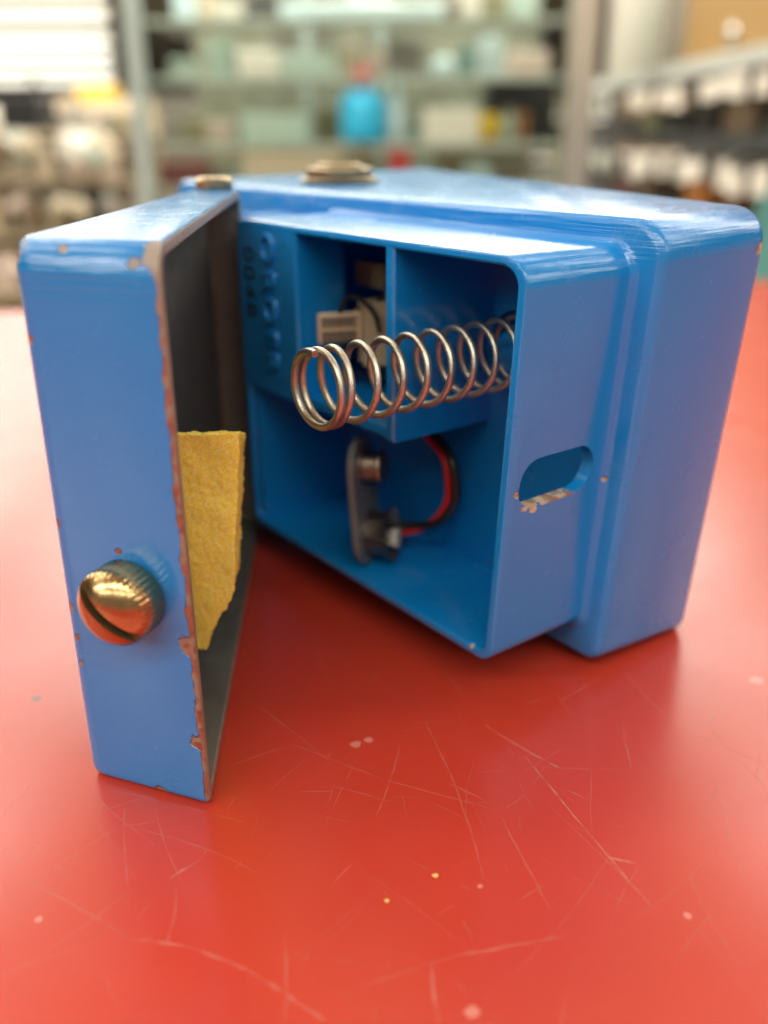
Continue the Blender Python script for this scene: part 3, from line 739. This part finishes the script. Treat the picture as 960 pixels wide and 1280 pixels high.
I(300, 388, 140, s0, Yc+.07, .1, M_MINT, 'display_box', 'wide pale mint box in the front of the lower glass shelf', 'box')
I(300, 352, 62, s1, Yc+.07, .08, M_CARD, 'display_box', 'bright white box in the front of the middle glass shelf beside a pale mint one', 'box')
I(356, 420, 66, s1, Yc+.07, .08, M_MINT, 'display_box', 'pale mint box in the front of the middle glass shelf beside the bright white one', 'box')
I(640, 690, 64, s1, Yc+.07, .08, M_PINK, 'display_box', 'pinkish box in the front of the middle glass shelf near the right post', 'box')
I(380, 560, 4, s2, Yc+.07, .08, M_ICE, 'display_box', 'long pale blue box in the front of the upper glass shelf', 'box')
I(612, 700, 100, s0, Yc+.30, .1, M_BLK, 'display_box', 'large black box at the back of the lower glass shelf on the right', 'box')
I(300, 428, 190, zc0, Yc+.05, .06, M_BEI, 'storage_box', 'wide low beige box in the front of the case behind the jack nut', 'box')
I(490, 514, 184, zc0, Yc+.05, .04, M_RD, 'storage_box', 'small red box in the front of the case right of the cyan bottle', 'box')
I(190, 262, 200, zc0, Yc+.05, .06, M_MAR, 'storage_box', 'dark maroon box low in the front of the case beside the left post', 'box')
# cyan bottle with a red cap on the lower shelf, pale bottle beside it, short pale bottle in place of a bluish glow
def bottle(px, py0, py1, Y, wpx, mats, label, name='bottle'):
    p0, p1 = at(px, py1, Y), at(px, py0, Y); h = p1.z-p0.z; r = wpx/2/1250*Y
    e = empty(name, (p0.x, Y, p0.z)); tag(e, label, 'bottle')
    g = G(); g.lathe([(r*.85, 0), (r, h*.06), (r, h*.55), (r*.8, h*.66), (r*.37, h*.72)], 28); g.build('body', mats[0], e)
    g = G(); g.lathe([(r*.38, h*.70), (r*.4, h*.72), (r*.4, h*.97), (r*.34, h)], 24); g.build('cap', mats[1], e)
cyb = at(455, 178, Yc+.1).z
bottle(456, 84, 177.6, Yc+.07, 56, (M_CY, M_RD), 'cyan bottle with a red cap on the lower glass shelf')
bottle(497, 92, 177.6, Yc+.10, 26, (M_ICE, M_ICE), 'slender pale blue bottle next to the cyan bottle')
bottle(556, 62, 94.6, Yc+.09, 32, (M_ICE, M_MINT), 'short pale bottle in place of a glow above the white card')
# price card standing in front on the lower shelf
a = at(530, 178, Yc+.06); b = at(600, 134, Yc+.06)
e = empty('price_card', ((a.x+b.x)/2, Yc+.055, s0)); tag(e, 'large white price card on a stand in the display case', 'price card')
g = G(); g.box((-(b.x-a.x)/2, -.012, .001), ((b.x-a.x)/2, -.009, b.z-a.z)); g.build('card', M_CARD, e)
g = G(); g.box((-.01, -.009, .0005), (.01, .02, .02)); g.build('stand', M_ALU, e)

# --- rack along the right hand side
RX = at(745, 150, 2.7).x
rack = empty('shelf_rack', (RX, 1.9, -.9)); tag(rack, 'long dark retail rack with a white shelf lip on the right', 'shelf rack')
def rpart(name, lo, hi, mat):
    g = G(); g.box(Vector(lo)+Vector((-RX, -1.9, .9)), Vector(hi)+Vector((-RX, -1.9, .9))); return g.build(name, mat, rack, smooth=False)
zt = .182; zm = .056
rpart('back_panel', (RX+.34, .9, -.9), (RX+.36, 3.0, .75), M_BLK)
rpart('shelf_board', (RX+.03, .9, zt-.012), (RX+.339, 3.0, zt+.004), M_GRY)
rpart('shelf_lip', (RX, .9, zt-.014), (RX+.0295, 3.0, zt+.014), M_GALV)
rpart('shelf_board', (RX+.03, .9, zm-.01), (RX+.339, 3.0, zm+.004), M_BLK)
rpart('shelf_lip', (RX, .9, zm-.012), (RX+.0295, 3.0, zm+.016), M_DK)
rpart('shelf_board', (RX+.03, .9, zm-.30), (RX+.339, 3.0, zm-.286), M_BLK)
rng = random.Random(3)
def tag_row(z, ys, label, group):
    for k, y in enumerate(ys):
        h = rng.uniform(.028, .042); wd = rng.uniform(.02, .03)
        zz = z-rng.uniform(0, .012)
        e = empty('price_tag', (RX-.030, y, zz), radians(38)); tag(e, '%s %s' % (ORD[k], label), 'price tag', group)
        g = G(); g.box((-.0012, -wd/2, -h), (.0012, wd/2, 0)); g.build('card', M_PALECARD, e)
        g = G(); g.tube([(0, 0, -.003), (.008, -.006, .008), (.022, -.018, .013)], .0012, 6); g.build('hook', M_ALU, e)
M_PALECARD = S('tag_card', (.86, .80, .70), .6)
tag_row(zt-.024, [1.44, 1.54, 1.60, 1.68, 1.86, 1.95, 2.10, 2.18, 2.42, 2.55], 'pale price tag from the near end, hanging under the white shelf lip', 'upper row of price tags on the right rack')
tag_row(zm-.024, [1.4, 1.50, 1.56, 1.70, 1.77, 1.9, 2.04, 2.12, 2.32, 2.45, 2.6], 'pale price tag from the near end, hanging under the dark shelf lip', 'lower row of price tags on the right rack')
names = ['first', 'second', 'third', 'fourth', 'fifth', 'sixth', 'seventh', 'eighth', 'ninth', 'tenth']
for k in range(9):
    y = 1.1+k*.2
    m_ = [M_BLK, M_GRY, M_DK, M_BR, M_BLK, M_DK, M_OLV, M_BLK, M_DK][k]
    boxthing('packaged_part', (RX+.06, y, zm+.0045), (RX+.22, y+.15, zm+.0045+rng.uniform(.04, .065)), m_, 'dark packet on the middle board of the right rack, %s from the near end' % names[k], 'packet', 'packets on the right rack')
for k in range(9):
    y = 1.1+k*.2
    m_ = [M_ORG, M_BLK, M_TEAL, M_MAR, M_ORG, M_BLK, M_BR, M_MAR, M_BLK][k]
    boxthing('packaged_part', (RX+.06, y, zm-.2855), (RX+.2, y+.14, zm-.2855+rng.uniform(.16, .24)), m_, 'tall packet on the lowest board of the right rack, %s from the near end' % names[k], 'packet', 'packets on the right rack')
# on top: leaning beige case and a brown wooden cabinet with chrome caps standing in for blurred spots of light
g = G(); pz = zt+.0185
e = empty('instrument_case', (RX+.12, 2.42, zt+.0045)); tag(e, 'greyish beige instrument case leaning on top of the right rack', 'instrument case')
g.loft([[(-.05+s, -.30+s, 0), (.05-s, -.30+s, 0), (.05-s, .25-s, 0), (-.05+s, .25-s, 0)] if z == 0 else [(-.05+s, -.05+s, z), (.05-s, -.05+s, z), (.05-s, .5-s, z), (-.05+s, .5-s, z)] for s, z in ((.006, 0), (0, .01), (0, .34), (.006, .35))])
g.build('body', M_BEIGREY if 'M_BEIGREY' in globals() else S('beige_vinyl', (.36, .33, .27), .6), e)
e = empty('wooden_cabinet', (RX+.08, 1.55, zt+.0045)); tag(e, 'brown wooden cabinet with chrome caps standing in for light spots on the right rack', 'cabinet')
g = G(); g.box((-.05, -.6, 0), (.16, .5, .4)); g.build('body', M_TAN, e)
for yy, zz in ((-.17, .045), (-.08, .035), (.16, .04)):
    g = G(); g.lathe([(.016, 0), (.018, .004), (.014, .012), (.004, .016)], 20, 0, Matrix.Translation((-.0505, yy+.05, zz)) @ Matrix.Rotation(radians(-90), 4, 'Y')); g.build('knob_or_glint', M_CHROME, e)
# orange-brown neck hanging at the right
p = at(907, 190, 1.35)

# --- rack at the far left with beige goods
LY = 3.0
lrack = empty('goods_rack', (-.97, LY, -.9)); tag(lrack, 'open rack crowded with beige goods at the left edge', 'shelf rack')
def lpart(name, lo, hi, mat):
    g = G(); o = Vector((.97, -LY, .9)); g.box(Vector(lo)+o, Vector(hi)+o); return g.build(name, mat, lrack, smooth=False)
lz = [-.62, -.40, -.22, -.06, .075]
for z in lz: lpart('board', (-1.6, LY, z-.012), (-.76, LY+.4, z), M_BEI)
lpart('post', (-.758, LY-.005, -.9), (-.735, LY+.02, .12), M_GRY); lpart('back_panel', (-1.6, LY+.401, -.9), (-.76, LY+.41, .13), M_BEI)
pal = [(M_BEI, 'beige'), (M_PINK, 'pinkish'), (M_CARD, 'white'), (M_GRY, 'grey'), (M_BR, 'brown'), (M_OLV, 'olive'), (M_DK, 'dark'), (M_MINT, 'mint')]
wts = [6, 4, 4, 4, 2, 1, 2, 1]
sn = ['lowest', 'second', 'third', 'fourth', 'top']
for li, z in enumerate(lz):
    x = -1.30; k = 0
    lim = (lz[li+1]-z-.02) if li < 4 else .09
    while x < -.80:
        wd = rng.uniform(.025, .065); h = min(rng.uniform(.45, .98)*lim, wd*3)
        m_, cn = rng.choices(pal, wts)[0]
        boxthing('carton', (x, LY+.02+rng.uniform(0, .1), z+.0005), (x+wd, LY+.2, z+h), m_, '%s carton on the %s board of the left rack, %s from the left' % (cn, sn[li], ORD[k]), 'carton', 'cartons on the left rack')
        x += wd+rng.uniform(.002, .02); k += 1
bags = []
for k in range(46):
    x = -1.26+.46*rng.random(); lev = rng.choice((0, 1, 2, 2)); zt_ = (-.24, -.08, .09)[lev]-rng.uniform(0, .045)
    bags.append((lev, x, zt_, rng.uniform(.022, .05), rng.uniform(.04, .10), LY-.02-rng.uniform(.02, .16), rng.choices(pal, wts)[0], rng.uniform(-.25, .25)))
bags.sort(key=lambda t: t[:2]); cnt = [0, 0, 0]
for lev, x, zt_, wd, h, y, (m_, cn), tilt in bags:
    e = empty('hanging_bag', (x, y, zt_-h)); tag(e, '%s plush bag in the %s hanging row of the left rack, %s from the left' % (cn, ('lowest', 'middle', 'top')[lev], ORD[cnt[lev]]), 'bag', 'bags hanging at the left rack'); cnt[lev] += 1
    g = G(); g.lathe([(.2*wd, 0), (wd*.8, h*.1), (wd, h*.4), (wd*.75, h*.75), (wd*.2, h*.97), (.1*wd, h)], 14, 0, Matrix.Rotation(tilt, 4, 'Y') @ Matrix.Diagonal((1, .6, 1, 1))); g.build('body', m_, e)
    g = G(); g.tube([(0, 0, h*.97), (0, 0, h+.02), (0, LY-y, h+.025)], .002, 5); g.build('hook', M_ALU, e)
# dark speaker-like thing and yellow signs above the rack
a = at(4, 160, 2.6); b = at(48, 118, 2.6)
e = boxthing('dark_bag', (a.x, 2.6, a.z), (b.x, 2.75, b.z), M_BLK, 'dark bag hanging in front of the left rack', 'bag')
g = G(); hz = b.z-a.z; g.tube(bez([(-.02, .07, hz*.98), (0, .07, hz+.05), (.02, .07, hz*.98)], 8), .004, 8); g.build('handle', M_BLK, e)
def hang_sign(px0, px1, py0, py1, Y, mat, label):
    a = at(px0, py1, Y); b = at(px1, py0, Y); cx = (a.x+b.x)/2
    e = empty('hanging_sign', (cx, Y, a.z)); tag(e, label, 'sign')
    g = G(); g.box((a.x-cx, -.006, 0), (b.x-cx, .006, b.z-a.z)); g.build('board', mat, e)
    g = G(); g.tube([(0, 0, b.z-a.z), (0, 0, CEIL-.001-a.z)], .004, 6); g.build('cord', M_GRY, e)
hang_sign(137, 163, 142, 172, 4.5, M_YEL, 'small bright yellow sign hanging near the case post at left')
hang_sign(100, 150, 104, 124, 5.2, M_YEL, 'wide yellow sign hanging under the lights at left')
# distant aisle shelves
for k, (x, y, w_, h, m_, lb) in enumerate([(-2.6, 9.0, 1.0, 1.25, M_BEI, 'beige gondola shelf down the left aisle, the nearest one'), (-3.6, 11.5, 1.2, 1.3, M_PINK, 'pinkish gondola shelf down the left aisle, left of the beige one'), (-2.9, 15.0, 1.4, 1.45, M_GRY, 'grey gondola shelf farthest down the left aisle'), (3.0, 9.0, 1.6, 1.3, M_BR, 'brown gondola shelf behind the right rack'), (-.6, 7.0, 1.4, 1.2, M_OLV, 'olive gondola shelf behind the display case'), (1.2, 8.0, 1.4, 1.2, M_DK, 'dark gondola shelf behind the display case')]):
    e = empty('gondola_shelf', (x, y, -.9)); tag(e, lb, 'shelf')
    g = G(); g.box((-w_/2, 0, 0), (w_/2, .5, .15)); g.build('plinth', M_GRY, e); g = G(); g.box((-w_/2, .24, .15), (w_/2, .26, h)); g.build('panel', m_, e)
    for z in (.45, .75, 1.05): g = G(); g.box((-w_/2, .02, z-.02), (w_/2, .239, z)); g.build('board', M_WHITE, e)
